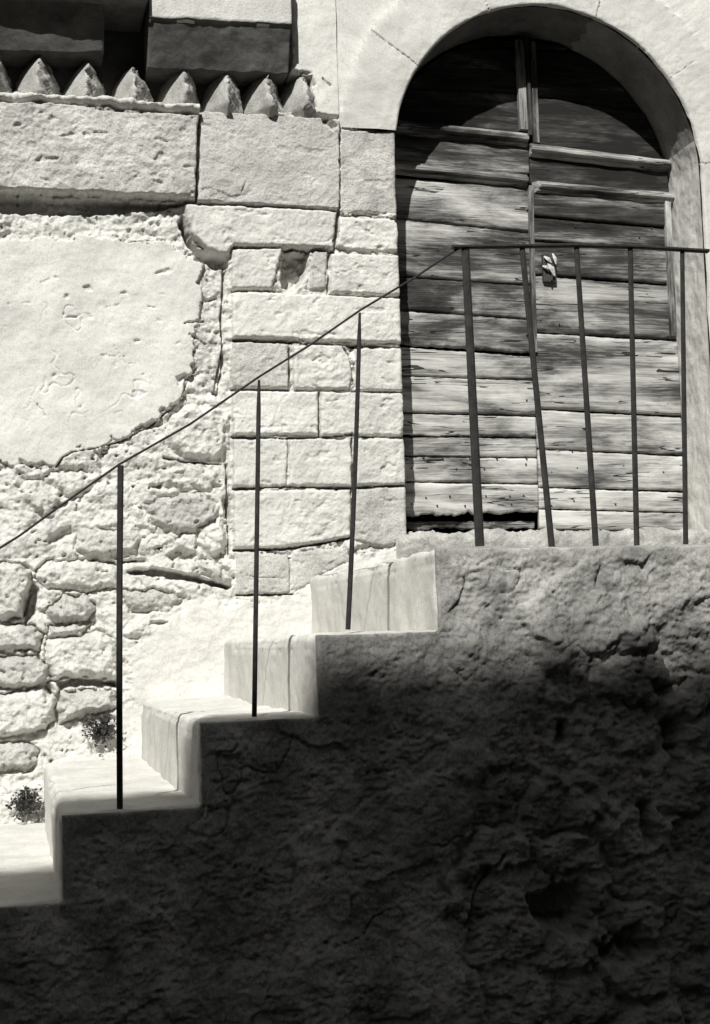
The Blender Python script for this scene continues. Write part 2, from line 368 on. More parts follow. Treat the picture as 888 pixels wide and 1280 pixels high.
CRACKS = [  # open joints and cracks: line, half width in mm, depth in mm
    ([(292, 310), (350, 311), (415, 315)], 5.0, 55), ([(290, 364), (352, 364)], 4.0, 40), ([(412, 369), (497, 373)], 4.0, 35),
    ([(292, 425), (365, 428), (440, 432), (498, 434)], 6.0, 55), ([(300, 487), (361, 488)], 3.4, 35), ([(440, 490), (500, 491)], 3.6, 40),
    ([(292, 546), (355, 548), (400, 547)], 5.2, 50), ([(404, 546), (440, 543)], 3.2, 30), ([(450, 546), (502, 547)], 3.0, 26), ([(292, 611), (370, 609), (440, 610), (503, 607)], 4.8, 50),
    ([(293, 688), (350, 687), (400, 680), (438, 673)], 5.2, 55), ([(296, 744), (366, 743)], 4.8, 50),
    ([(362, 436), (362, 470), (366, 486)], 4.0, 35), ([(399, 490), (399, 545)], 3.6, 35), ([(440, 548), (441, 606)], 4.4, 45), ([(440, 612), (440, 672)], 2.4, 14),
    ([(422, 268), (420, 296), (414, 304)], 3.6, 35), ([(411, 316), (410, 366)], 4.4, 35), ([(428, 432), (438, 448), (443, 484)], 5.0, 32), ([(248, 150), (244, 252)], 2.6, 35),
    ([(245, 255), (330, 259), (424, 266)], 3.0, 30), ([(295, 142), (340, 145), (388, 150)], 3.0, 28), ([(250, 240), (262, 238), (275, 243), (288, 249), (300, 246), (306, 228)], 2.0, 16),
    ([(423, 158), (423, 266)], 2.2, 16), ([(425, 267), (460, 269), (496, 275)], 4.0, 30),
    ([(281, 338), (277, 400), (280, 450), (272, 492)], 7.0, 45), ([(284, 580), (286, 640), (287, 692)], 6.0, 50), ([(278, 440), (268, 492)], 7.0, 40),
    ([(70, 585), (78, 573), (90, 566), (115, 562), (150, 552), (185, 535), (213, 512)], 3.4, 32), ([(213, 512), (226, 498), (238, 468)], 2.4, 22),
    ([(100, 138), (140, 145), (180, 147)], 6.0, 50), ([(182, 147), (215, 146), (247, 150)], 3.2, 40),
    ([(403, 100), (412, 108)], 4.0, 30), ([(386, 112), (390, 135)], 3.0, 22), ([(300, 716), (320, 722), (348, 722)], 1.6, 10), ([(296, 748), (318, 752)], 1.6, 10),
    ([(500, 690), (480, 686), (440, 694)], 2.0, 8), ([(205, 572), (235, 577), (276, 580)], 5.0, 45), ([(170, 700), (150, 704), (110, 700)], 3.4, 35),
    ([(125, 445), (155, 447)], 1.8, 10), ([(132, 385), (148, 382)], 2.0, 10), ([(50, 355), (62, 350)], 2.2, 10), ([(150, 300), (170, 304)], 3.0, 20), ([(178, 303), (208, 301)], 2.6, 15),
    ([(150, 302), (185, 306)], 2.2, 18), ([(120, 280), (105, 270)], 3.5, 22), ([(46, 505), (56, 520)], 2.5, 14), ([(230, 405), (256, 402)], 3.5, 24), ([(236, 418), (258, 430)], 3.5, 22), ([(250, 380), (272, 372)], 3.0, 20),
    ([(735, 22), (745, 45)], 1.4, 8),
]
def facade_field(X, Z, want_id=True):
    """X, Z flat arrays -> (height proud of the wall face, part index)"""
    n = X.size
    wob = 0.006 * fbm(X, Z, 0.035, 3, 11) ; wob2 = 0.005 * fbm(X, Z, 0.03, 3, 12)
    f1, f2, cid = voronoi(X + wob * 2.0, Z + wob2 * 2.0, 0.105, 5, 0.72, 1.1)
    edge = f2 - f1
    big = fbm(X, Z, 0.22, 4, 21)
    mid = fbm(X, Z, 0.05, 4, 22, 0.55); rid = ridged(X, Z, 0.045, 4, 23)
    bury = sstep(-0.35, 0.5, fbm(X, Z, 0.3, 2, 24) + 0.25)      # lime smeared over the stones
    pit = sstep(0.55, 1.0, fbm(X, Z, 0.028, 3, 25))
    rub = (0.020 * np.minimum(edge * 3.0, 1.0) * (0.45 + cid) * (1 - 0.6 * bury) + 0.010 * big + 0.0065 * mid + 0.004 * rid * (1 - .4 * bury) + 0.0035 * fbm(X, Z, .02, 3, 28) - 0.026 * pit * (0.5 + 0.5 * (1 - bury)) - 0.012)
    h = rub; pid = np.zeros(n, np.int32)
    # stones set in the rubble
    for si, (poly, hp) in enumerate(STONES):
        low = poly[0][0] < 160 and poly[0][1] > 690
        q = XZ(poly); i = box_of(X, Z, q, 0.05)
        if not len(i): continue
        d = poly_sd(X[i], Z[i], q) + 1.4 * wob[i]
        dome = hp * (0.75 + .5 * _hash(np.array([int(poly[0][0])]), np.array([int(poly[0][1])]), 3)[0]) * sstep(-0.006, 0.024, d + .004 * big[i]) - (0.024 if low else 0.010 * cid[i]) * (1 - sstep(0.0, 0.010, np.abs(d + 0.006)))
        tex = 0.006 * mid[i] + 0.004 * rid[i] - 0.012 * pit[i] + 0.004 * fbm(X[i], Z[i], .022, 3, 29)
        w = sstep(-0.014, 0.002, d)
        h[i] = h[i] * (1 - w) + (dome - 0.014 + tex) * w
        pid[i[d > -.002]] = 100 + si
    # smooth coats: old plaster, whitewash beside the stairs, plain plaster by the arch
    def coat(poly, hp, k, soft, amp, edge_n):
        q = XZ(poly); i = box_of(X, Z, q, 0.08)
        if not len(i): return
        d = poly_sd(X[i], Z[i], q) + edge_n * fbm(X[i], Z[i], 0.08, 5, 40 + k, .62)
        w = sstep(-soft, soft, d)
        h[i] = h[i] * (1 - w) + (hp + amp * fbm(X[i], Z[i], 0.16, 4, 50 + k, 0.45) + (0.0032 if k == 3 else 0.0012) * mid[i]) * w
        pid[i[d > 0]] = k
    coat([(-90, 300), (60, 300), (130, 296), (215, 304), (252, 330), (250, 380), (238, 420), (240, 466), (213, 512), (150, 552), (90, 566), (72, 584), (20, 578), (-60, 588), (-130, 570), (-190, 560), (-250, 500), (-290, 430), (-260, 340), (-180, 310)], .019, 1, .004, .0060, .020)
    coat([(365, -200), (440, -200), (440, 280), (424, 268), (424, 150), (395, 143), (388, 92), (365, 88)], .016, 2, .008, .0045, .006)
    coat([(70, 960), (150, 905), (168, 810), (190, 775), (240, 750), (300, 752), (372, 744), (425, 700), (500, 690), (620, 690), (620, 900), (60, 1200)], .010, 3, .030, .0040, .030)
    i = np.nonzero(pid == 1)[0]
    g1 = fbm(X[i] * .55, Z[i], .045, 3, 71); g2 = fbm(X[i], Z[i], .3, 3, 72); g3 = np.abs(fbm(X[i], Z[i], .35, 4, 73))
    h[i] -= .009 * sstep(.62, .95, g1) * sstep(-.1, .5, g2) + .006 * sstep(.02, .0, g3) * sstep(.1, .5, fbm(X[i], Z[i], .4, 2, 74))
    # dressed stones
    for k, (poly, hp, rnd, rg, _m) in enumerate(BLOCKS):
        q = XZ(poly); i = box_of(X, Z, q, 0.04)
        if not len(i): continue
        d = poly_sd(X[i], Z[i], q) + 0.5 * wob[i] + .0035 * fbm(X[i], Z[i], .09, 2, 63)
        prof = hp * np.sqrt(np.clip(1 - (1 - np.clip(d / rnd, 0, 1))**2, 0, 1)) - 0.004
        tex = rg * (0.0026 * mid[i] + 0.0020 * rid[i] + .0016 * fbm(X[i], Z[i], .018, 3, 61) * sstep(-.2, .5, fbm(X[i], Z[i], .15, 2, 66)) - .006 * sstep(.45, .8, fbm(X[i] * .6, Z[i], .05, 3, 67 + k % 3)) + 0.003 * fbm(X[i], Z[i], 0.12, 2, 60 + k) - 0.004 * sstep(0.75, 1.1, fbm(X[i], Z[i], 0.02, 2, 80)))
        ins = d > 0
        base = np.where(d > -0.006, 0.006, h[i])
        h[i] = np.where(ins, prof + tex, np.minimum(h[i], base))
        pid[i[ins]] = 10 + k
    for poly, dp in HOLES:
        q = XZ(poly); i = box_of(X, Z, q, 0.03)
        if not len(i): continue
        d = poly_sd(X[i], Z[i], q) + 0.8 * wob[i]
        h[i] -= dp * sstep(-0.001, 0.012, d)
    cw = 0.65 + 0.55 * (fbm(X, Z, 0.05, 3, 31) + 0.35)
    for line, hw, dp in CRACKS:
        q = XZ(line); i = box_of(X, Z, q, 0.03)
        if not len(i): continue
        d = np.full(len(i), 9.0)
        for a, b in zip(q[:-1], q[1:]): d = np.minimum(d, seg_dist(X[i] + .35 * wob[i], Z[i] + .5 * wob2[i], a, b))
        w_ = hw * 1e-3 * np.clip(cw[i], 0.25, 1.6)
        h[i] -= dp * 1e-3 * (1 - sstep(0.35, 1.0, d / w_)) * np.clip(cw[i] * 1.3, 0.35, 1.0)
    return h, pid

facade = thing('facade_wall', (1.2, 0.0, 0.0), 'sunlit old stone facade of patched plaster, rubble and dressed blocks with an arched opening', 'wall'); facade['kind'] = 'thing'
FX = np.array((1.2, 0, 0))
# recessed band behind the moulding at the top left
ZT = 4.75
xs = np.concatenate([np.linspace(-2.6, -1.0, 120)[:-1], np.linspace(-1.0, -0.09, 170)[:-1], np.linspace(-0.09, XB, int((XB + .09) / .0036))[:-1], np.linspace(XB, AX - AR - .006, 62)])
zs = np.concatenate([np.linspace(0.0, 0.86, 70)[:-1], np.linspace(0.86, 4.02, 870)[:-1], np.linspace(4.02, ZT, 60)])
GX, GZ = np.meshgrid(xs, zs, indexing='ij')
shift = (arris(np.minimum(GZ, ZI)) - (AX - AR - .006)) * sstep(XB, AX - AR, GX)
GX = GX + shift
X = GX.ravel(); Z = GZ.ravel()
H, PID = facade_field(X, Z)
q_dent = XZ([(-120, -40), (364, -40), (365, 88), (390, 96), (391, 139), (300, 143), (247, 141), (120, 134), (-120, 120)])
dd = poly_sd(X, Z, q_dent) + 0.004 * fbm(X, Z, 0.05, 3, 91)
H = np.where(dd > 0, H * 0.25 - 0.115 * sstep(0, 0.01, dd), H)
# worn outer corner of the left jamb
ar = arris(np.minimum(Z, ZI)) - X
rr = 0.013 + 0.007 * fbm(X * 0 + 1.0, Z, 0.06, 3, 93)
edge_on = (Z < ZI + .005)
H -= np.where(edge_on & (ar < rr), rr * (1 - np.sqrt(np.clip(1 - (1 - np.clip(ar / rr, 0, 1))**2, 0, 1))), 0)
V = np.stack([X - FX[0], -H, Z], -1)
FC = grid_faces(len(xs), len(zs))
cx = X[FC].mean(1); cz = Z[FC].mean(1)
keep = ~((cx > XB) & (cz > ZI))
FC = FC[keep]; fp = PID[FC[:, 0]]
NAMES = {**{100 + k: ('rubble_stone', (M_RUB, M_RUB3, M_RUB2)[k % 3]) for k in range(len(STONES))}, 0: ('rubble_masonry', M_RUB), 1: ('plaster_patch', M_LIME), 2: ('plaster_patch', M_LIME), 3: ('whitewash_coat', M_COAT)}
for k in np.unique(fp):
    nm, mm = NAMES.get(int(k), ('ashlar_block', None))
    if mm is None: mm = M_GREY if BLOCKS[int(k) - 10][4] == 'g' else (M_ASH, M_ASH2, M_ASH3, M_ASH)[int(_hash(np.array([int(k)]), np.array([7]), 5)[0] * 3.99)]
    o = sub_mesh(nm, V, FC[fp == k], mm, facade)
    if int(k) == 10: o['label'] = 'long grey-pitted block under the moulding'
# arch surround: follows the arch, then runs down the right jamb
def resample(pts, n):
    pts = np.array(pts, float); s = np.concatenate([[0], np.cumsum(np.hypot(*np.diff(pts, axis=0).T))]); t = np.linspace(0, s[-1], n)
    return np.stack([np.interp(t, s, pts[:, 0]), np.interp(t, s, pts[:, 1])], -1)
a0 = math.pi - math.asin((ZI - AZ) / AR)
def arc(a, b, n): return [(AX + AR * math.cos(t), AZ + AR * math.sin(t)) for t in np.linspace(a, b, n)]
aL, aT = math.radians(130), math.radians(50)
segs = [(arc(a0, aL, 40), [(XB, ZI), (XB, ZT)], 160), (arc(aL, aT, 60), [(XB, ZT), (3.6, ZT)], 230), (arc(aT, 0, 40), [(3.6, ZT), (3.6, AZ)], 160), ([(AX + AR, AZ), (AX + AR, 0.0)], [(3.6, AZ), (3.6, 0.0)], 300)]
inn = []; out = []
for k, (a, b, n) in enumerate(segs):
    ra, rb = resample(a, n), resample(b, n); s = 0 if k == 0 else 1
    inn.append(ra[s:]); out.append(rb[s:])
inn = np.concatenate(inn); out = np.concatenate(out)
tt = np.concatenate([[0], np.geomspace(0.004, 1.0, 70)])
AXX = inn[:, None, 0] * (1 - tt) + out[:, None, 0] * tt; AZZ = inn[:, None, 1] * (1 - tt) + out[:, None, 1] * tt
x_, z_ = AXX.ravel(), AZZ.ravel()
hh = 0.010 + 0.006 * fbm(x_, z_, 0.2, 4, 101, 0.45) + 0.0012 * fbm(x_, z_, 0.03, 3, 102)
wb = 0.006 * fbm(x_, z_, 0.035, 3, 11); wb2 = 0.005 * fbm(x_, z_, 0.03, 3, 12)
band = np.hypot(x_ - AX, z_ - AZ)
ringed = 1 - sstep(-.008, .012, band - .865 - wb * 1.2)
ringed = np.where(z_ > AZ, ringed, 1 - sstep(-.008, .012, (x_ - AX) - .865 - wb * 1.2))
hh += .012 * ringed - .004                                      # the arch ring stands a little proud
for an_, w_, d_ in ((147, 2.2, 20), (112, 1.4, 8), (71, 2.0, 12), (36, 1.6, 10), (3, 2.0, 12)):
    t_ = math.radians(an_); dr = np.abs((z_ - AZ) * math.cos(t_) - (x_ - AX) * math.sin(t_) + wb * .5)
    hh -= d_ * 1e-3 * (1 - sstep(.3, 1.0, dr / (w_ * 1e-3))) * ringed * ((x_ - AX) * math.cos(t_) + (z_ - AZ) * math.sin(t_) > 0)
for line, hw, dp in CRACKS:
    q = XZ(line); i = box_of(x_, z_, q, 0.03)
    if not len(i): continue
    d = np.full(len(i), 9.0)
    for a, b in zip(q[:-1], q[1:]): d = np.minimum(d, seg_dist(x_[i] + .35 * wb[i], z_[i] + .5 * wb2[i], a, b))
    hh[i] -= dp * 1e-3 * (1 - sstep(0.35, 1.0, d / (hw * 1e-3)))
dist = np.hypot(AXX - inn[:, None, 0], AZZ - inn[:, None, 1]).ravel()
along = np.repeat(np.arange(len(inn)) * 0.0075, len(tt))
rr = 0.014 + 0.008 * fbm(along, along * 0, 0.17, 3, 95, .4)
rr = np.clip(rr, .006, .05)
hh -= np.where(dist < rr, rr * (1 - np.sqrt(np.clip(1 - (1 - np.clip(dist / rr, 0, 1))**2, 0, 1))), 0)
AV = np.stack([x_ - FX[0], -hh, z_], -1); AF = grid_faces(len(inn), len(tt))[:, ::-1].copy(); ron = ringed[AF].mean(1) > .5
sub_mesh('arch_surround', AV, AF[ron], M_ARCH, facade); sub_mesh('plaster_coat', AV, AF[~ron], M_LIME, facade)
# reveals and soffit of the opening
left = [(float(arris(np.array(z))), z) for z in np.linspace(1.8, ZI, 120)]
prof = np.array(left + [tuple(p) for p in inn[1:] if p[1] > 1.8])
prof_all = resample(prof, 560)
yy = np.concatenate([np.linspace(0.006, 0.40, 60)])
px_ = np.repeat(prof_all[:, 0], len(yy)); pz_ = np.repeat(prof_all[:, 1], len(yy)); py_ = np.tile(yy, len(prof_all))
s_ = np.repeat(np.arange(len(prof_all)) * 0.0085, len(yy))
cen = np.stack([np.full_like(px_, AX), np.minimum(pz_, AZ)], -1); nx, nz = cen[:, 0] - px_, cen[:, 1] - pz_; l = np.hypot(nx, nz) + 1e-9
dsp = (0.004 * fbm(s_, py_, 0.08, 4, 111) + 0.0012 * fbm(s_, py_, 0.02, 2, 112)) * sstep(0.0, 0.03, py_)
RVv = np.stack([px_ + nx / l * dsp - FX[0], py_, pz_ + nz / l * dsp], -1); RVf = grid_faces(len(prof_all), len(yy))
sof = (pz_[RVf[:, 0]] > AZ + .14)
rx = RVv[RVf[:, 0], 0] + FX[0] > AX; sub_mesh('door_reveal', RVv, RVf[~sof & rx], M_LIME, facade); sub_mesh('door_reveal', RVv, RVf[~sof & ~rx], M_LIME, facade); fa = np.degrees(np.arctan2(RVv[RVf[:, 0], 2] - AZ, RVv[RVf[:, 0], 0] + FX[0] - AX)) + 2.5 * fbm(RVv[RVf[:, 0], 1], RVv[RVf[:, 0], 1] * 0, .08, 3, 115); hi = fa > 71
sub_mesh('arch_soffit', RVv, RVf[sof & hi], M_SOFD, facade); sub_mesh('arch_soffit', RVv, RVf[sof & ~hi], M_SOFF, facade)  # painted shade: darkest over the crown and left, greyer at the right
# the thickness of the wall behind its face, and the wall above and beside the picture
core = MB()
core.box(-2.6 - FX[0], AX - AR - .03 - FX[0], .16, .55, 0, ZT); core.box(AX + AR + .03 - FX[0], 5.5 - FX[0], .05, .55, 0, ZT)
core.box(-2.6 - FX[0], 5.5 - FX[0], .02, .55, ZT + .002, 6.6)
core.box(AX - AR - .028 - FX[0], AX + AR + .028 - FX[0], .02, .55, 0, 1.84)
core.box(3.6 - FX[0], 5.5 - FX[0], -.01, .048, 0, ZT)
core.build('wall_core', M_LIME, facade)
rm = MB(); x0, x1 = AX - .9 - FX[0], AX + .9 - FX[0]
rm.box(x0, x1, 3.0, 3.1, 1.7, 4.6); rm.box(x0 - .1, x0, .40, 3.1, 1.7, 4.6); rm.box(x1, x1 + .1, .40, 3.1, 1.7, 4.6); rm.box(x0, x1, .40, 2.99, 4.6, 4.7); rm.box(x0, x1, .41, 2.99, 1.6, 1.7)
rm.box(x0, AX - AR - .01 - FX[0], .405, .5, 1.71, 4.59); rm.box(AX + AR + .01 - FX[0], x1, .405, .5, 1.71, 4.59)
rm.build('dark_passage', M_ROOM, facade)

# --- cornice slabs and the tooth moulding below them
def cornice(px0, px1, yt0, yt1, yb0, yb1, proud, mm, seed, top_mat=None):
    """fillet on top, sloping soffit underneath, rough"""
    ya, yb = -proud, -0.035
    A = P(px0, yt0, ya); B = P(px1, yt1, ya); C0 = P(px0, yb0, yb); D0 = P(px1, yb1, yb)
    n = 90; u = np.linspace(0, 1, n)
    x0, x1 = A[0], B[0]; xx = x0 + (x1 - x0) * u
    zt = A[2] + (B[2] - A[2]) * u; zb = C0[2] + (D0[2] - C0[2]) * u
    rows = []
    rows.append((np.full(n, 0.10), zt + .24)); 
    for t in np.linspace(0, 1, 10): rows.append((np.full(n, -proud), zt + .24 - t * .225))
    for t in np.linspace(0, 1, 5): rows.append((-proud + .012 * (1 - math.cos(t * 1.57)), zt + .012 - .012 * math.sin(t * 1.57)))
    for t in np.linspace(0.06, 1, 30):
        e = t; rows.append((ya + .012 + (yb - ya - .012) * (e ** 0.9), zt + (zb - zt) * t))
    rows.append((np.full(n, 0.12), zb + .004))
    v = []
    for j, (yr, zr) in enumerate(rows):
        yr = yr + np.zeros(n)
        dn = 0.005 * fbm(xx + seed, zr, 0.07, 4, seed); 
        v.append(np.stack([xx + (0.002 * fbm(zr + seed, zr * 0, .03, 2, 3)) * ((u < .01) | (u > .99)) - FX[0], yr - dn * (0 < j < len(rows) - 1), zr + dn * .5], -1))
    v = np.array(v).transpose(1, 0, 2).reshape(-1, 3); R_ = len(rows)
    f = [list(q) for q in grid_faces(n, R_)] + [list(range(R_)), list(range((n - 1) * R_, n * R_))[::-1]]
    o = mesh_obj('cornice_slab', v, f, mm, facade)
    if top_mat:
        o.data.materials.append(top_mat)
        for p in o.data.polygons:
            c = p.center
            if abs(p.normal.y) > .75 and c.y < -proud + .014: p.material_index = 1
    return o
cornice(-260, 131, -8, -2, 60, 66, .12, M_DKLIME, 3)
cornice(187, 365, 22, 30, 85, 93, .12, M_DKLIME, 5, M_ASH)
bb = MB(); bb.box(P(-300, 0)[0] - FX[0], P(180, 0)[0] - FX[0], -.17, .15, P(80, -10, -.17)[2], P(80, -10, -.17)[2] + .3, .012); bb.build('added_shade_beam', M_DKLIME, facade)  # unseen beam, added to keep sun out of the gap between slabs
core2 = MB(); a = P(131, 0); core2.box(-2.6 - FX[0], P(366, 20)[0] - FX[0], .105, .155, P(100, 145)[2], ZT); core2.build('recess_back', M_DKLIME, facade)
def tooth(cx_px, top_py, bot_py, wl, wr, seed):
    n, m = 34, 40; v = []
    c = P(cx_px, bot_py, -0.03); tp = P(cx_px, top_py, 0.02)
    hgt = tp[2] - c[2]; rg = random.Random(seed); pw = rg.uniform(1.9, 3.0); wl *= rg.uniform(1.02, 1.25); wr *= rg.uniform(1.02, 1.25); hgt *= rg.uniform(.98, 1.14); ln_ = rg.uniform(-.012, .012)
    for i in range(n):
        t = i / (n - 1)
        s_ = (1 - t ** pw) ** 0.62 * (.72 + .28 * min(1, t / .16))
        for j in range(m):
            a = math.pi * j / (m - 1)
            ca, sa = math.cos(a), math.sin(a)
            k = (abs(ca) + abs(sa)) ** -0.8                    # between round and pointed plan
            w = wl if ca > 0 else wr
            v.append((c[0] + ln_ * t - ca * w * k * s_, 0.11 - 0.190 * sa * k * (0.20 + 0.80 * s_), c[2] + hgt * t))
    v = np.array(v); dn = 0.016 * fbm(v[:, 0] + seed, v[:, 2] + v[:, 1], 0.06, 5, seed, .6); v[:, 1] -= dn; v[:, 0] += dn * .6
    v[:, 0] -= FX[0]
    mesh_obj('tooth_moulding', v, grid_faces(n, m), M_TOOTH, facade)
for k, (c_, t_, b_) in enumerate(((-70, 60, 124), (-8, 62, 126), (48, 66, 130), (108, 72, 136), (168, 78, 140), (229, 80, 144), (283, 84, 146), (337, 88, 147), (383, 95, 147))):
    tooth(c_, t_, b_, .080, .080, 200 + k)
# thin ragged ledge the teeth stand on
lx = np.linspace(P(-120, 130)[0], P(247, 147)[0], 220); lz0 = np.interp(lx, [P(-120, 118)[0], P(120, 128)[0], P(247, 142)[0]], [P(-120, 116)[2], P(120, 127)[2], P(247, 138)[2]])
ring = np.linspace(0, 2 * math.pi, 17)[:-1]; v = []
for a in ring:
    rz = .016 + .008 * fbm(lx, lx * 0, .08, 4, 301); ry = .075 + .02 * fbm(lx, lx * 0 + 4, .06, 4, 302)
    v.append(np.stack([lx - FX[0], 0.012 - ry * np.sign(math.cos(a)) * abs(math.cos(a)) ** .6, lz0 - .012 + rz * math.sin(a) + .004 * fbm(lx, lx * 0 + a, .03, 3, 303)], -1))
v = np.array(v).transpose(1, 0, 2).reshape(-1, 3); m_ = len(ring)
f = [[i * m_ + k, (i + 1) * m_ + k, (i + 1) * m_ + (k + 1) % m_, i * m_ + (k + 1) % m_] for i in range(len(lx) - 1) for k in range(m_)]
mesh_obj('ledge', v, f, M_RUB, facade)

# ================================================================== STAIRS
YF = -1.5
NOSE = [(-1.14, 0.205), (-.82, .406), (-.51, .607), (-.20, .808), (None, 1.009), (.117, 1.211), (.449, 1.414), (.745, 1.618), (1.067, 1.831)]
RX = [-1.14, -.83, -.515, -.20, .117 - .317 + .002, .117, .449, .745, 1.067]
# treads: step k has its riser at RX[k] and top at ZTOP[k]
RX = [-1.46, -1.145, -.83, -.515, -.20, .117, .449, .745, 1.067]
ZTOP = [.205, .406, .607, .808, 1.009, 1.211, 1.414, 1.618, 1.831]
X_END = 2.35
stairs = thing('stone_staircase', (0.6, -0.75, 0.0), 'whitewashed stone staircase with a rough dark side wall, climbing to a landing before the door', 'staircase')
SO = np.array((0.6, -0.75, 0.0))
ys = np.concatenate([np.linspace(YF + .002, YF + .03, 12)[:-1], np.linspace(YF + .03, 0.03, 130)])
for k in range(len(RX)):
    x0 = RX[k]; x1 = RX[k + 1] if k + 1 < len(RX) else X_END
    z0 = ZTOP[k - 1] if k else 0.0; z1 = ZTOP[k]
    r = 0.024; pts = [(x0, z0 - .03)] + [(x0, z) for z in np.linspace(z0, z1 - r, 26)] + [(x0 + r - r * math.cos(t), z1 - r + r * math.sin(t)) for t in np.linspace(0.2, 1.57, 6)] + [(x, z1) for x in np.linspace(x0 + r + .004, x1 + .01, 40 if k + 1 < len(RX) else 150)]
    pts = np.array(pts); nP = len(pts); nY = len(ys)
    X3 = np.repeat(pts[:, 0], nY); Z3 = np.repeat(pts[:, 1], nY); Y3 = np.tile(ys, nP)
    # outward normal of the profile
    dx = np.gradient(pts[:, 0]); dz = np.gradient(pts[:, 1]); ln = np.hypot(dx, dz) + 1e-9
    nx = np.repeat(-dz / ln, nY); nz = np.repeat(dx / ln, nY)
    s = X3 + Z3
    d = 0.005 * fbm(s + k * 3.1, Y3, 0.18, 4, 401) + 0.0010 * fbm(s + k, Y3, 0.03, 3, 402)
    worn = np.repeat(((pts[:, 0] < x0 + r + .03) & (pts[:, 1] > z1 - .05)), nY)
    d = d - worn * (0.007 * np.clip(fbm(Y3, s * .6 + k, 0.16, 4, 403, .5) + .1, 0, 1) + .008 * sstep(.55, .85, fbm(Y3, s, .035, 3, 406)))
    e = np.clip((Y3 - YF) / .030, 0, 1); rnd = (.020 + .012 * fbm(s, s * 0 + k * 2.0, .07, 3, 405)) * (1 - np.sqrt(np.clip(1 - (1 - e)**2, 0, 1)))
    wedge = 0.0 + 0.004 * fbm(s, s * 0 + k, .05, 3, 404) * (1 - e)
    d = d - np.repeat((pts[:, 1] > z1 - .03), nY) * .009 * np.exp(-((Y3 + .75) / .38)**2)
    X3 = X3 + nx * (d - rnd); Z3 = Z3 + nz * (d - rnd); Y3 = Y3 + wedge
    o = mesh_obj('step' if k + 1 < len(RX) else 'landing', np.stack([X3, Y3, Z3], -1) - SO, grid_faces(nP, nY)[:, ::-1].copy(), M_WASH, stairs)
    if k + 1 == len(RX):
        o.data.materials.append(M_FLOOR)
        for p in o.data.polygons:
            if p.center.x + SO[0] > x0 + .014: p.material_index = 1
# front wall of the stairs: stair-shaped top, rough cement over rubble
xb = [-1.46]
for a, b in zip(RX[:-1], RX[1:]): xb.append(b)
xg = [np.linspace(-1.46, -.20, 150)[:-1]]
for a, b in ((-.20, .117), (.117, .449), (.449, .745), (.745, 1.067), (1.067, 1.92)):
    xg.append(np.linspace(a, b, int((b - a) / .0042))[:-1])
xg.append(np.linspace(1.92, X_END, 60)); xg = np.concatenate(xg)
zb = [0.0, 0.52]; zg = [np.linspace(0, .52, 40)[:-1]]
for a, b in ((.52, 1.009), (1.009, 1.211), (1.211, 1.414), (1.414, 1.618), (1.618, 1.831)):
    zg.append(np.linspace(a, b, int((b - a) / .0042))[:-1] )
zg.append([1.831]); zg = np.concatenate(zg)
GX, GZ = np.meshgrid(xg, zg, indexing='ij'); X = GX.ravel(); Z = GZ.ravel()
top = np.array(ZTOP)[np.clip(np.searchsorted(np.array(RX), X, 'right') - 1, 0, len(RX) - 1)]
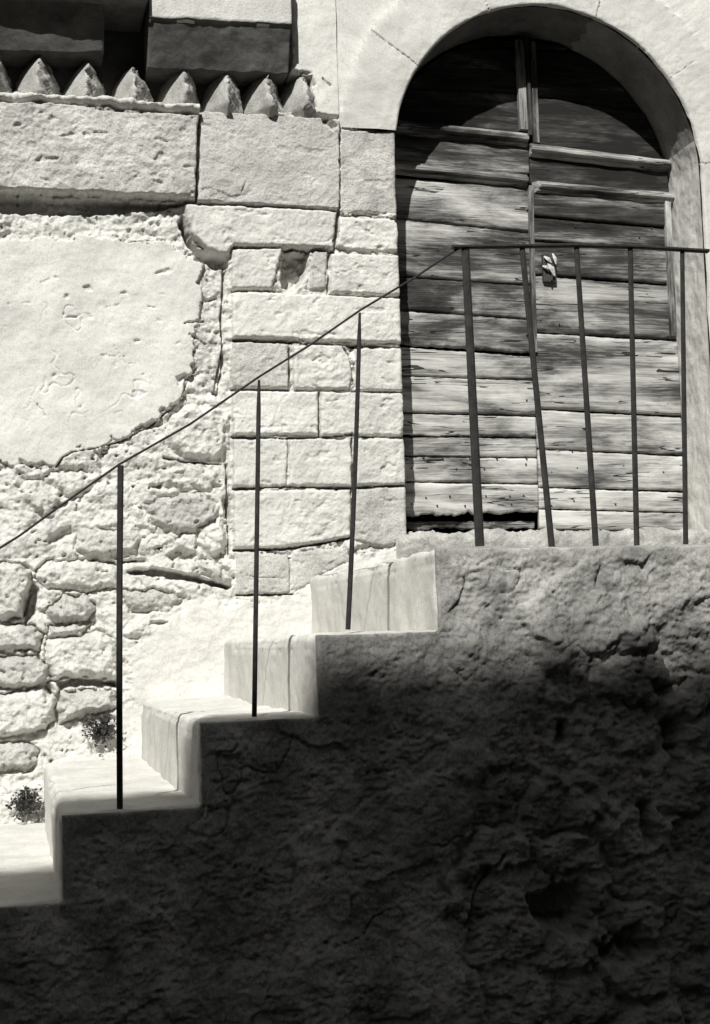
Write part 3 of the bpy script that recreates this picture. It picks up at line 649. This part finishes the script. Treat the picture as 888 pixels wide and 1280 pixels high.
def front_field(X, Z):
    w1 = 0.010 * fbm(X, Z, 0.05, 3, 501); w2 = 0.010 * fbm(X, Z, 0.05, 3, 502)
    c, s = math.cos(.7), math.sin(.7); U = X * c + Z * s; Vv = -X * s + Z * c
    trow = ridged(U + w1, Vv, 0.09, 4, 503, 0.35, 1.3)
    lump = fbm(X, Z, 0.16, 5, 504, 0.55); small = fbm(X, Z, 0.035, 4, 505, 0.6); rid = ridged(X + w1, Z + w2, 0.06, 4, 506)
    dash = ridged(X + w1 * .5, Z + w2 * .5, 0.022, 3, 521, 0.5, 1.25); fine = fbm(X, Z, .012, 3, 522)
    patch = sstep(-.3, .6, fbm(X, Z, .11, 3, 523))
    swirl = fbm(X + .06 * fbm(X, Z, .2, 2, 531), Z + .06 * fbm(X, Z, .2, 2, 532), .07, 3, 533)
    h = 0.0090 * lump + 0.0030 * swirl + 0.0020 * trow + 0.0034 * small + (.35 + .65 * patch) * (.0032 * dash + .0026 * fine) - .009 * sstep(.5, .9, fbm(X * .6, Z, .022, 3, 524)) * patch - .007
    h = h + .0016 * fbm(X, Z, .0095, 2, 526) + .0022 * ridged(X + .3 * w1, Z, .05, 3, 527, 1.6, .35) * (1 - patch)
    crk = np.abs(fbm(X, Z, .45, 4, 541)); h = h - .010 * sstep(.022, .0, crk) * sstep(0., .4, fbm(X, Z, .4, 2, 542))
    scab = sstep(-.02, .03, fbm(X, Z, .33, 4, 543, .45) - .12); h = h + .010 * scab       # a second coat that has partly come off
    # the render has fallen away to the right: bare rubble
    q0 = XZ([(650, 1400), (560, 1150), (610, 950), (690, 860), (760, 800), (840, 770), (1100, 760), (1100, 1400)], YF)
    m = sstep(-0.10, 0.12, poly_sd(X, Z, q0) + .03 * lump)
    f1, f2, cid = voronoi(X + 1.8 * w1, Z + 1.8 * w2, 0.150, 9, 0.8, 1.2)
    st = sstep(0.02, .30, f2 - f1); rub = 0.030 * st * (.25 + cid) + .006 * st * swirl + 0.012 * lump + .0050 * small + .0030 * rid + .0030 * dash + .0022 * fine + .0014 * fbm(X, Z, .0095, 2, 526) - .034
    m = np.where(m > 0, sstep(.25, .75, m + .25 * fbm(X, Z, .09, 4, 545)), 0); h = h * (1 - m) + rub * m
    for poly, hp in (([(664, 788), (700, 786), (722, 815), (704, 850), (676, 842)], .030), ([(772, 782), (806, 776), (832, 800), (800, 826), (776, 818)], .040), ([(560, 930), (610, 920), (625, 960), (590, 990), (560, 975)], .018), ([(570, 800), (600, 790), (610, 815), (580, 830)], .014),
                     ([(700, 1000), (760, 985), (790, 1020), (770, 1060), (710, 1055)], .030)):
        q = XZ(poly, YF); i = box_of(X, Z, q, .04); d = poly_sd(X[i], Z[i], q) + w1[i]
        h[i] += hp * sstep(-.006, .035, d)
    for poly, dp in (([(655, 1128), (698, 1100), (738, 1104), (750, 1140), (732, 1172), (688, 1168)], .10), ([(795, 840), (830, 850), (866, 842), (866, 868), (822, 868)], .05), ([(798, 1010), (822, 1000), (830, 1055), (806, 1068)], .06),
                     ([(695, 900), (715, 890), (720, 930), (700, 935)], .05), ([(740, 1180), (800, 1150), (830, 1190), (770, 1230)], .05), ([(830, 900), (866, 880), (866, 960), (840, 970)], .05), ([(628, 830), (690, 872), (700, 880), (640, 850)], .012)):
        q = XZ(poly, YF); i = box_of(X, Z, q, .04); d = poly_sd(X[i], Z[i], q) + 1.3 * w1[i]
        h[i] -= dp * sstep(-.004, .03, d)
    for line, hw, dp in (([(596, 705), (620, 695), (632, 694)], 3, 8), ([(545, 795), (560, 830), (580, 850)], 3, 8), 
                         ([(548, 705), (556, 708), (556, 716)], 5, 12), ([(630, 1070), (600, 1110), (585, 1160)], 5, 18)):
        q = XZ(line, YF); i = box_of(X, Z, q, .03); d = np.full(len(i), 9.0)
        for a, b in zip(q[:-1], q[1:]): d = np.minimum(d, seg_dist(X[i] + .6 * w1[i], Z[i] + .6 * w2[i], a, b))
        h[i] -= dp * 1e-3 * (1 - sstep(.2, 1.0, d / (hw * 1e-3 * 1.5)))
    return h, m
H, BM = front_field(X, Z)
dt = top - .010 - Z                                   # distance below the tread
jr = np.full(X.shape, 9.0)
for xr, zlo, zhi in zip(RX, [0] + ZTOP[:-1], ZTOP): jr = np.where((Z > zlo - .001) & (Z <= zhi + .001), np.minimum(jr, np.where(X >= xr - 1e-6, X - xr, 9.0)), jr)
rag = .012 + .010 * fbm(X, Z, .06, 3, 511)
de = np.minimum(top - Z, jr)
H = H * sstep(0.0, 0.06, de)
back = 1 - np.sqrt(np.clip(1 - (1 - np.clip(de / np.maximum(rag, .004), 0, 1))**2, 0, 1))
H = H + .003 - .016 * back                             # the edge is worn round and runs in under the whitewash
FC = grid_faces(len(xg), len(zg)); cx = X[FC].mean(1); cz = Z[FC].mean(1)
tc_ = np.array(ZTOP)[np.clip(np.searchsorted(np.array(RX), cx, 'right') - 1, 0, len(RX) - 1)]
FC = FC[cz < tc_]
SV = np.stack([X + np.where(jr < .02, .004 * back, 0), YF - H, Z - np.where(top - Z < .02, .006 * back, 0)], -1) - SO
bare = BM[FC].mean(1) > .5
sub_mesh('side_wall', SV, FC[~bare], M_CEM, stairs); sub_mesh('bare_masonry', SV, FC[bare], M_BARE, stairs)
eb = MB(); eb.box(X_END - .06 - SO[0], X_END - SO[0], YF + .03 - SO[1], .03 - SO[1], 0, 1.80); eb.build('end_wall', M_CEM, stairs)
# the doorstep: worn, lime-spattered
n1, n2 = 200, 60
u = np.linspace(AX - AR - .05, AX + AR + .16, n1); prof = [(.30, 1.80), (-.07, 1.80)] + [(-.07 + .02 * (z - 1.83), z) for z in np.linspace(1.83, 1.945, 24)] + [(-.067 + .04 * (1 - math.cos(t)), 1.945 + .04 * math.sin(t)) for t in np.linspace(.2, 1.57, 8)] + [(y, Z_SILL) for y in np.linspace(-.02, .42, 34)] + [(.42, 1.80)]
prof = np.array(prof); m_ = len(prof); X3 = np.repeat(u, m_); Y3 = np.tile(prof[:, 0], n1); Z3 = np.tile(prof[:, 1], n1)
dn = .016 * fbm(X3, Y3 + Z3, .12, 5, 601, .6) + .004 * fbm(X3, Y3 + Z3, .03, 3, 602)
mesh_obj('doorstep', np.stack([X3, Y3 - dn * .7, Z3 + dn], -1) - SO, [list(q) for q in grid_faces(n1, m_)] + [list(range(m_)), list(range((n1 - 1) * m_, n1 * m_))[::-1]], M_STEP, stairs)

# ================================================================== DOOR
YD = REC
door = thing('double_door', (AX, YD, Z_SILL), 'weathered wooden double door under the stone arch, split planks and broken bottom board', 'door'); door['kind'] = 'thing'
DO = np.array((AX, YD, Z_SILL))
def door_x_at(px, py): return P(px, py, YD)
XM_T = P(660, 120, YD)[0]; XM_B = P(674, 640, YD)[0]
def meet(z): return XM_B + (XM_T - XM_B) * (z - 2.05) / (3.75 - 2.05)
rngd = np.random.RandomState(5)
def plank(parent, side, zl0, zr0, zl1, zr1, tone, y=0.0, thick=.03, rough=.0016, ragged=0.0, cup=.004, name='plank'):
    """board from the left to the right edge of a leaf; z given at its two ends, bottom then top; clipped by the arch"""
    n, m = 110, 16
    zc = (zl0 + zr1) / 2
    if side == 'L': xa = AX - AR + .012; xbm = lambda z: meet(z) - .003
    else: xa = None; xbm = lambda z: AX + AR - .012
    seed = rngd.randint(1000)
    uu = np.linspace(0, 1, n); vv = np.linspace(0, 1, m)
    U, Vv = np.meshgrid(uu, vv, indexing='ij')
    zb_ = zl0 + (zr0 - zl0) * U; zt_ = zl1 + (zr1 - zl1) * U
    eb = fbm(U * 1.2 + seed, U * 0, .06, 4, seed) * rough * 1.2; et = fbm(U * 1.2 + seed, U * 0 + 5, .06, 4, seed + 3) * rough * 1.2
    if ragged: eb = eb + ragged * (.5 + fbm(U * 1.2, U * 0 + 2, .12, 5, seed + 7, .6))
    ZZ = (zb_ + eb) + ((zt_ + et) - (zb_ + eb)) * Vv
    xl = np.where(ZZ > AZ, AX - np.sqrt(np.maximum((AR - .012)**2 - (ZZ - AZ)**2, 0)), AX - AR + .012)
    xr = np.where(ZZ > AZ, AX + np.sqrt(np.maximum((AR - .012)**2 - (ZZ - AZ)**2, 0)), AX + AR - .012)
    if side == 'L': x0, x1 = xl, np.minimum(meet(ZZ) - .003, xr)
    else: x0, x1 = np.maximum(meet(ZZ) + .003, xl), xr
    XX = x0 + (x1 - x0) * U
    hgt = (zt_ - zb_)
    ev = np.minimum(Vv, 1 - Vv) * hgt
    rd = .004; rn = rd * (1 - np.sqrt(np.clip(1 - (1 - np.clip(ev / rd, 0, 1))**2, 0, 1)))
    bow = cup * fbm(U * .8 + seed, U * 0, .4, 2, seed + 11) + .0012 * ridged(XX, ZZ, .03, 3, seed + 13, .12, 1.0) + cup * .6 * (Vv - .5) * (1 if seed % 2 else -1)
    YY = y + rn - bow
    if ragged:
        YY = YY + .004 * sstep(.25, 0, Vv) * fbm(XX, ZZ, .03, 3, seed)
    front = np.stack([XX, YY, ZZ], -1).reshape(-1, 3); back = front.copy(); back[:, 1] = thick + y
    v = np.concatenate([front, back]); f = grid_faces(n, m); N = n * m
    idx = np.arange(N).reshape(n, m)
    loop = np.concatenate([idx[:, 0], idx[-1, 1:], idx[-2::-1, -1], idx[0, -2:0:-1]])
    nxt = np.roll(loop, -1); side_f = np.stack([loop, loop + N, nxt + N, nxt], -1)
    fc = np.concatenate([f, f[:, ::-1] + N, side_f])
    v = v - np.array((AX, 0, Z_SILL))
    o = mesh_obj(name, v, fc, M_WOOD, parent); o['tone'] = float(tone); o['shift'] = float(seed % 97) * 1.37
    return o
def z_at(px, py): return float(P(px, py, YD)[2])
def leaf_back(side, name):
    """ledges behind the boards"""
    x0, x1 = (-AR + .03, XM_B - AX - .02) if side == 'L' else (XM_B - AX + .03, AR - .03)
    lf = bpy.data.objects.new(name, None); COL.objects.link(lf); lf.parent = door
    for z in (2.3, 2.8, 3.3):
        mb = MB(); mb.box(x0, x1, .036, .075, z - Z_SILL, z + .12 - Z_SILL, .004)
        o = mb.build('batten', M_WOOD, lf); o['tone'] = -.35; o['shift'] = 3.0
    return lf
LL = leaf_back('L', 'door_leaf'); LL['label'] = 'leaf with the broken bottom board'
RL = leaf_back('R', 'door_leaf'); RL['label'] = 'leaf with the lock'
xl_px, xm_px, xr_px = 500, 666, 845
# left leaf boards: (left bottom, right bottom, left top, right top) in photo rows, tone
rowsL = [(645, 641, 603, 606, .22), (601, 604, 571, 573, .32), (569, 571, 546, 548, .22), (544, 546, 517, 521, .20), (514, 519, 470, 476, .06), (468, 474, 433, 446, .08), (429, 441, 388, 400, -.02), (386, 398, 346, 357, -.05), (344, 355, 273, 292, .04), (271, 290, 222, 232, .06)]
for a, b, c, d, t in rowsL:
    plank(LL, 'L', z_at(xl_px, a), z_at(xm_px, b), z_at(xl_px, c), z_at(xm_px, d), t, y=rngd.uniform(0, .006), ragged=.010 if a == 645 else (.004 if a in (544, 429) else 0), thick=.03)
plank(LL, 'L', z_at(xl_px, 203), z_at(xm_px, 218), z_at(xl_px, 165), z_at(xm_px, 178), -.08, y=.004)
plank(LL, 'L', z_at(xl_px, 154), z_at(xm_px, 166), z_at(xl_px, 108), z_at(xm_px, 116), -.42, y=.016)  # top boards: dark old paint, with the arch's shade lowered into the tone
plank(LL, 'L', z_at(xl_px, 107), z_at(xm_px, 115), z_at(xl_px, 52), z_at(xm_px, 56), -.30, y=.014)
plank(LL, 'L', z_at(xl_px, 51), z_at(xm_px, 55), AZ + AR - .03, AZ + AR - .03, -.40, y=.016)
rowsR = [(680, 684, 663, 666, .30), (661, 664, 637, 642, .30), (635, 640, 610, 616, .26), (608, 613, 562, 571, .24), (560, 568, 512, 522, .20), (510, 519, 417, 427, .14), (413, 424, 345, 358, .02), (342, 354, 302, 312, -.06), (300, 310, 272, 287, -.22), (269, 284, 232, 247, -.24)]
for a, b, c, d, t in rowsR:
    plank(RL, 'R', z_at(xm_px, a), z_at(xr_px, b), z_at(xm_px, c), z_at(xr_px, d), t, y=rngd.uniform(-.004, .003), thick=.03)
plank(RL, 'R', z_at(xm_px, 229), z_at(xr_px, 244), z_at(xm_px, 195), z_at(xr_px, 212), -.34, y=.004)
plank(RL, 'R', z_at(xm_px, 182), z_at(xr_px, 202), z_at(xm_px, 118), z_at(xr_px, 140), -.42, y=.014)  # right leaf likewise: arch shade is part of these dark tones
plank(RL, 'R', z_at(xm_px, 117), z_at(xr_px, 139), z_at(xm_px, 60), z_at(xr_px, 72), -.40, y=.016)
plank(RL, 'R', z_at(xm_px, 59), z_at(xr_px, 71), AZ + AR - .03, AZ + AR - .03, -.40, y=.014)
plank(LL, 'L', z_at(xl_px, 661), z_at(xm_px, 661), z_at(xl_px, 650), z_at(xm_px, 650), -.15, y=.045, thick=.03, ragged=.008)
def moulding(parent, p0, p1, hpx, tone, proud=.035, ends=(0, 0)):
    """horizontal moulding with a stepped profile between two photo points"""
    a = P(p0[0], p0[1], YD - .02); b = P(p1[0], p1[1], YD - .02); k = .00275 * hpx
    pr = [(.0, k * .5), (-proud * .55, k * .5), (-proud * .60, k * .30), (-proud * .9, k * .24), (-proud, k * .10), (-proud * .95, -k * .08), (-proud * .6, -k * .16), (-proud * .55, -k * .36), (-proud * .25, -k * .5), (.0, -k * .5)]
    n = 40; v = []
    for i in range(n):
        t = i / (n - 1); x = a[0] + (b[0] - a[0]) * t; z = a[2] + (b[2] - a[2]) * t; w = .0012 * math.sin(t * 23 + p0[1])
        for yy_, zz_ in pr:
            ex = ends[0] * (1 - t) * abs(yy_) / proud - ends[1] * t * abs(yy_) / proud
            v.append((x + ex - AX, yy_ + .006 + w, z + zz_ + w - Z_SILL))
    m_ = len(pr); f = [[i * m_ + j, (i + 1) * m_ + j, (i + 1) * m_ + j + 1, i * m_ + j + 1] for i in range(n - 1) for j in range(m_ - 1)] + [list(range(m_)), list(range((n - 1) * m_, n * m_))[::-1]]
    o = mesh_obj('moulding', v, f, M_WOOD, parent, smooth=False); o['tone'] = float(tone); o['shift'] = p0[1] * .7; return o
moulding(LL, (497, 157), (660, 174), 19, -.06, .040); moulding(LL, (495, 208), (660, 225), 18, -.04, .036)
moulding(RL, (664, 186), (838, 207), 18, -.04, .042); moulding(RL, (668, 232), (842, 247), 17, -.02, .038, ends=(.03, 0))
def strip(parent, pts, w, tone, proud=.03, name='stile'):
    mb = MB(); q = [P(a, b, YD - .015) - np.array((AX, YD, Z_SILL)) for a, b in pts]
    q = [np.array((p[0], -proud * .5 + .004, p[2])) for p in q]
    mb.tube(q, w * 1.41, 4, flat=proud * .5 / w); o = mb.build(name, M_WOODV, parent); o['tone'] = float(tone); o['shift'] = w * 300; return o
strip(LL, [(650, 50), (655, 162)], .016, -.04, .024); strip(LL, [(658, 48), (662, 170)], .006, -.10, .036, 'bead')
strip(RL, [(666, 52), (671, 178)], .012, -.14, .022)
strip(RL, [(835, 250), (843, 420)], .013, -.06, .020)
strip(LL, [(664, 232), (666, 330), (669, 440)], .009, .02, .022, 'bead')
# nail heads
nm_ = MB(); ang = np.linspace(0, 2 * math.pi, 9)[:-1]; r = .0036
nm_.add([(r * math.cos(t), .012, r * math.sin(t)) for t in ang] + [(r * math.cos(t), -.003, r * math.sin(t)) for t in ang] + [(r * .6 * math.cos(t), -.0055, r * .6 * math.sin(t)) for t in ang],
        [(k, (k + 1) % 8, 8 + (k + 1) % 8, 8 + k) for k in range(8)] + [(8 + k, 8 + (k + 1) % 8, 16 + (k + 1) % 8, 16 + k) for k in range(8)] + [tuple(range(16, 24))])
_o = nm_.build('nail', M_DARK); NAIL = _o.data; bpy.data.objects.remove(_o)
def nails(parent, pts):
    for a, b in pts:
        p = P(a, b, YD - .004) - np.array((AX, YD, Z_SILL))
        o = bpy.data.objects.new('nail', NAIL); COL.objects.link(o); o.parent = parent; o.location = p[0], 0, p[2]
nails(LL, [(509, 574), (530, 572), (554, 573), (571, 586), (588, 573), (622, 573), (659, 573), (533, 622), (547, 632), (563, 620), (582, 632), (608, 620), (640, 630), (638, 620), (655, 619), (515, 585), (606, 586), (658, 580), (662, 290), (660, 262), (661, 300), (660, 418), (659, 500), (515, 630)])
nails(RL, [(676, 400), (700, 405), (725, 408), (690, 300), (745, 305), (800, 296), (720, 283), (815, 285), (690, 590), (722, 585), (780, 582), (830, 590), (718, 626), (770, 630), (830, 640), (690, 632), (716, 565), (836, 420), (835, 505), (690, 500)])
# lock: plate with keyhole, ringed handle, and the chipped wood around it
def lock():
    c = P(688, 330, YD - .02) - np.array((AX, YD, Z_SILL))
    mb = MB(); mb.box(c[0] - .030, c[0] + .028, -.018, .002, c[2] - .075, c[2] + .045, .004); o = mb.build('lock_plate', M_DARK, RL)
    k = MB(); k.tube([(c[0] - .002, -.03, c[2] + .028), (c[0] - .002, -.018, c[2] + .028)], .011, 10); k.build('keyhole_cover', M_DARK, RL); k = MB(); k.tube([(c[0], -.026, c[2] + .02), (c[0] + .006, -.030, c[2] - .03), (c[0] + .001, -.026, c[2] - .07)], [.006, .005, .004], 8); k.build('latch', M_DARK, RL)
    for dx, dz, l, a, w in ((-.026, .03, .06, .5, .010), (-.012, .006, .075, .9, .013), (.012, .044, .05, 1.3, .009), (-.035, -.01, .05, .3, .008)):
        p0 = np.array((c[0] + dx, -.022, c[2] + dz)); p1 = p0 + np.array((math.cos(a) * l * .5, -.012, -math.sin(a) * l)); s = MB(); s.tube([p0, (p0 + p1) / 2 + np.array((0, -.006, 0)), p1], [w * .4, w, w * .25], 6, flat=.4); s.build('splinter', M_CHIP, RL)
    q = P(735, 372, YD - .02) - np.array((AX, YD, Z_SILL)); kb = MB(); kb.tube([(q[0], .004, q[2]), (q[0], -.014, q[2]), (q[0], -.022, q[2]), (q[0], -.034, q[2])], [.008, .008, .017, .010], 12); kb.build('knob', M_CHIP, RL)
lock()

# ================================================================== RAILING
YR = YF + .03
RO = P(600, 680, YR); RO = np.array((RO[0], YR, 1.831))
rail = thing('iron_railing', tuple(RO), 'thin dark iron railing with leaning bars, sloping up the stairs and level along the landing', 'railing')
def pr_(px, py, y=YR): return P(px, py, y) - RO
mb = MB(); mb.tube([pr_(566, 309), pr_(640, 308), pr_(720, 307), pr_(800, 309), pr_(867, 313), pr_(885, 314)], .0052, 8, flat=2.4, square=True); mb.build('landing_rail', M_IRON, rail)
mb = MB(); mb.tube([pr_(-80, 735), pr_(24, 670), pr_(90, 622), pr_(150, 580), pr_(238, 530), pr_(324, 471), pr_(388, 431), pr_(450, 388), pr_(520, 346), pr_(560, 319), pr_(576, 309)], .0030, 8); mb.build('sloping_rail', M_IRON, rail)
def bar(top, foot, w0, w1, flat=1.0, zf=None, bow=0.0, tip=False):
    a, b = pr_(*top), pr_(*foot)
    if zf is not None: b[2] = zf - RO[2] - .03
    else: b[2] -= .012
    n = 12; pts = []; rad = []
    for i in range(n):
        t = i / (n - 1); pts.append(a + (b - a) * t + np.array((bow * math.sin(math.pi * t), 0, 0))); r = w0 + (w1 - w0) * t
        if tip and t < .09: r *= .55
        rad.append(r)
    m = MB(); m.tube(pts, rad, 8, flat=flat, square=flat != 1.0); o = m.build('baluster', M_IRON, rail)
    return o
bar((582, 312), (600, 682), .0105, .0120, .55); bar((653, 311), (690, 680), .0075, .0085, .6); bar((721, 310), (745, 680), .0070, .0082, .6); bar((788, 311), (796, 678), .0070, .0075, .6); bar((853, 314), (856, 664), .0062, .0070, .6, zf=1.831)
bar((151, 582), (150, 1007), .0075, .0072, .9, bow=-.002); bar((324, 475), (318, 890), .0054, .0060, .9, tip=True); bar((450, 391), (435, 781), .0052, .0062, .9, tip=True, bow=.003)

# ================================================================== WEEDS ON THE WALL
def weed(px, py, r, n, label, seed):
    rg = random.Random(seed); c = P(px, py, -.03)
    t = thing('weed', (c[0], -.02, c[2]), label, 'plant', None)
    st = MB(); lf = MB()
    for _ in range(n):
        a = rg.gauss(1.5, 1.0); q = (.25 + .95 * rg.random()) * r * (1.15 if math.sin(a) > 0 else .6)
        e = np.array((math.cos(a) * q, -rg.uniform(.01, .05), math.sin(a) * q * 1.05))
        st.tube([(e[0] * .1, .015, e[2] * .1 - .01), e * .6 + np.array((0, .0, .006)), e], [.0018, .0014, .0008], 5)
        for _k in range(rg.randint(3, 6)):
            o = e * rg.uniform(.6, 1.05) + np.array([rg.uniform(-.012, .012) for _ in range(3)]); l = rg.uniform(.006, .018); w = l * rg.uniform(.18, .4); th = rg.uniform(0, 6.28); el = rg.uniform(-.8, .8)
            d = np.array((math.cos(th) * math.cos(el), math.sin(el) * .7, math.sin(th) * math.cos(el))); s_ = _n(np.cross(d, (0.2, 1, 0.1)))
            lf.add([o, o + d * l * .5 + s_ * w + np.array((0, .002, 0)), o + d * l, o + d * l * .5 - s_ * w], [(0, 1, 2, 3)])
    st.build('stems', M_LEAF, t); lf.build('leaves', M_LEAF, t)
weed(127, 920, .058, 70, 'small dark dry weed growing from the wall beside the first bar of the stairs', 3)
weed(34, 1012, .052, 66, 'ragged dark weed at the foot of the rubble wall, lowest on the stairs', 9)
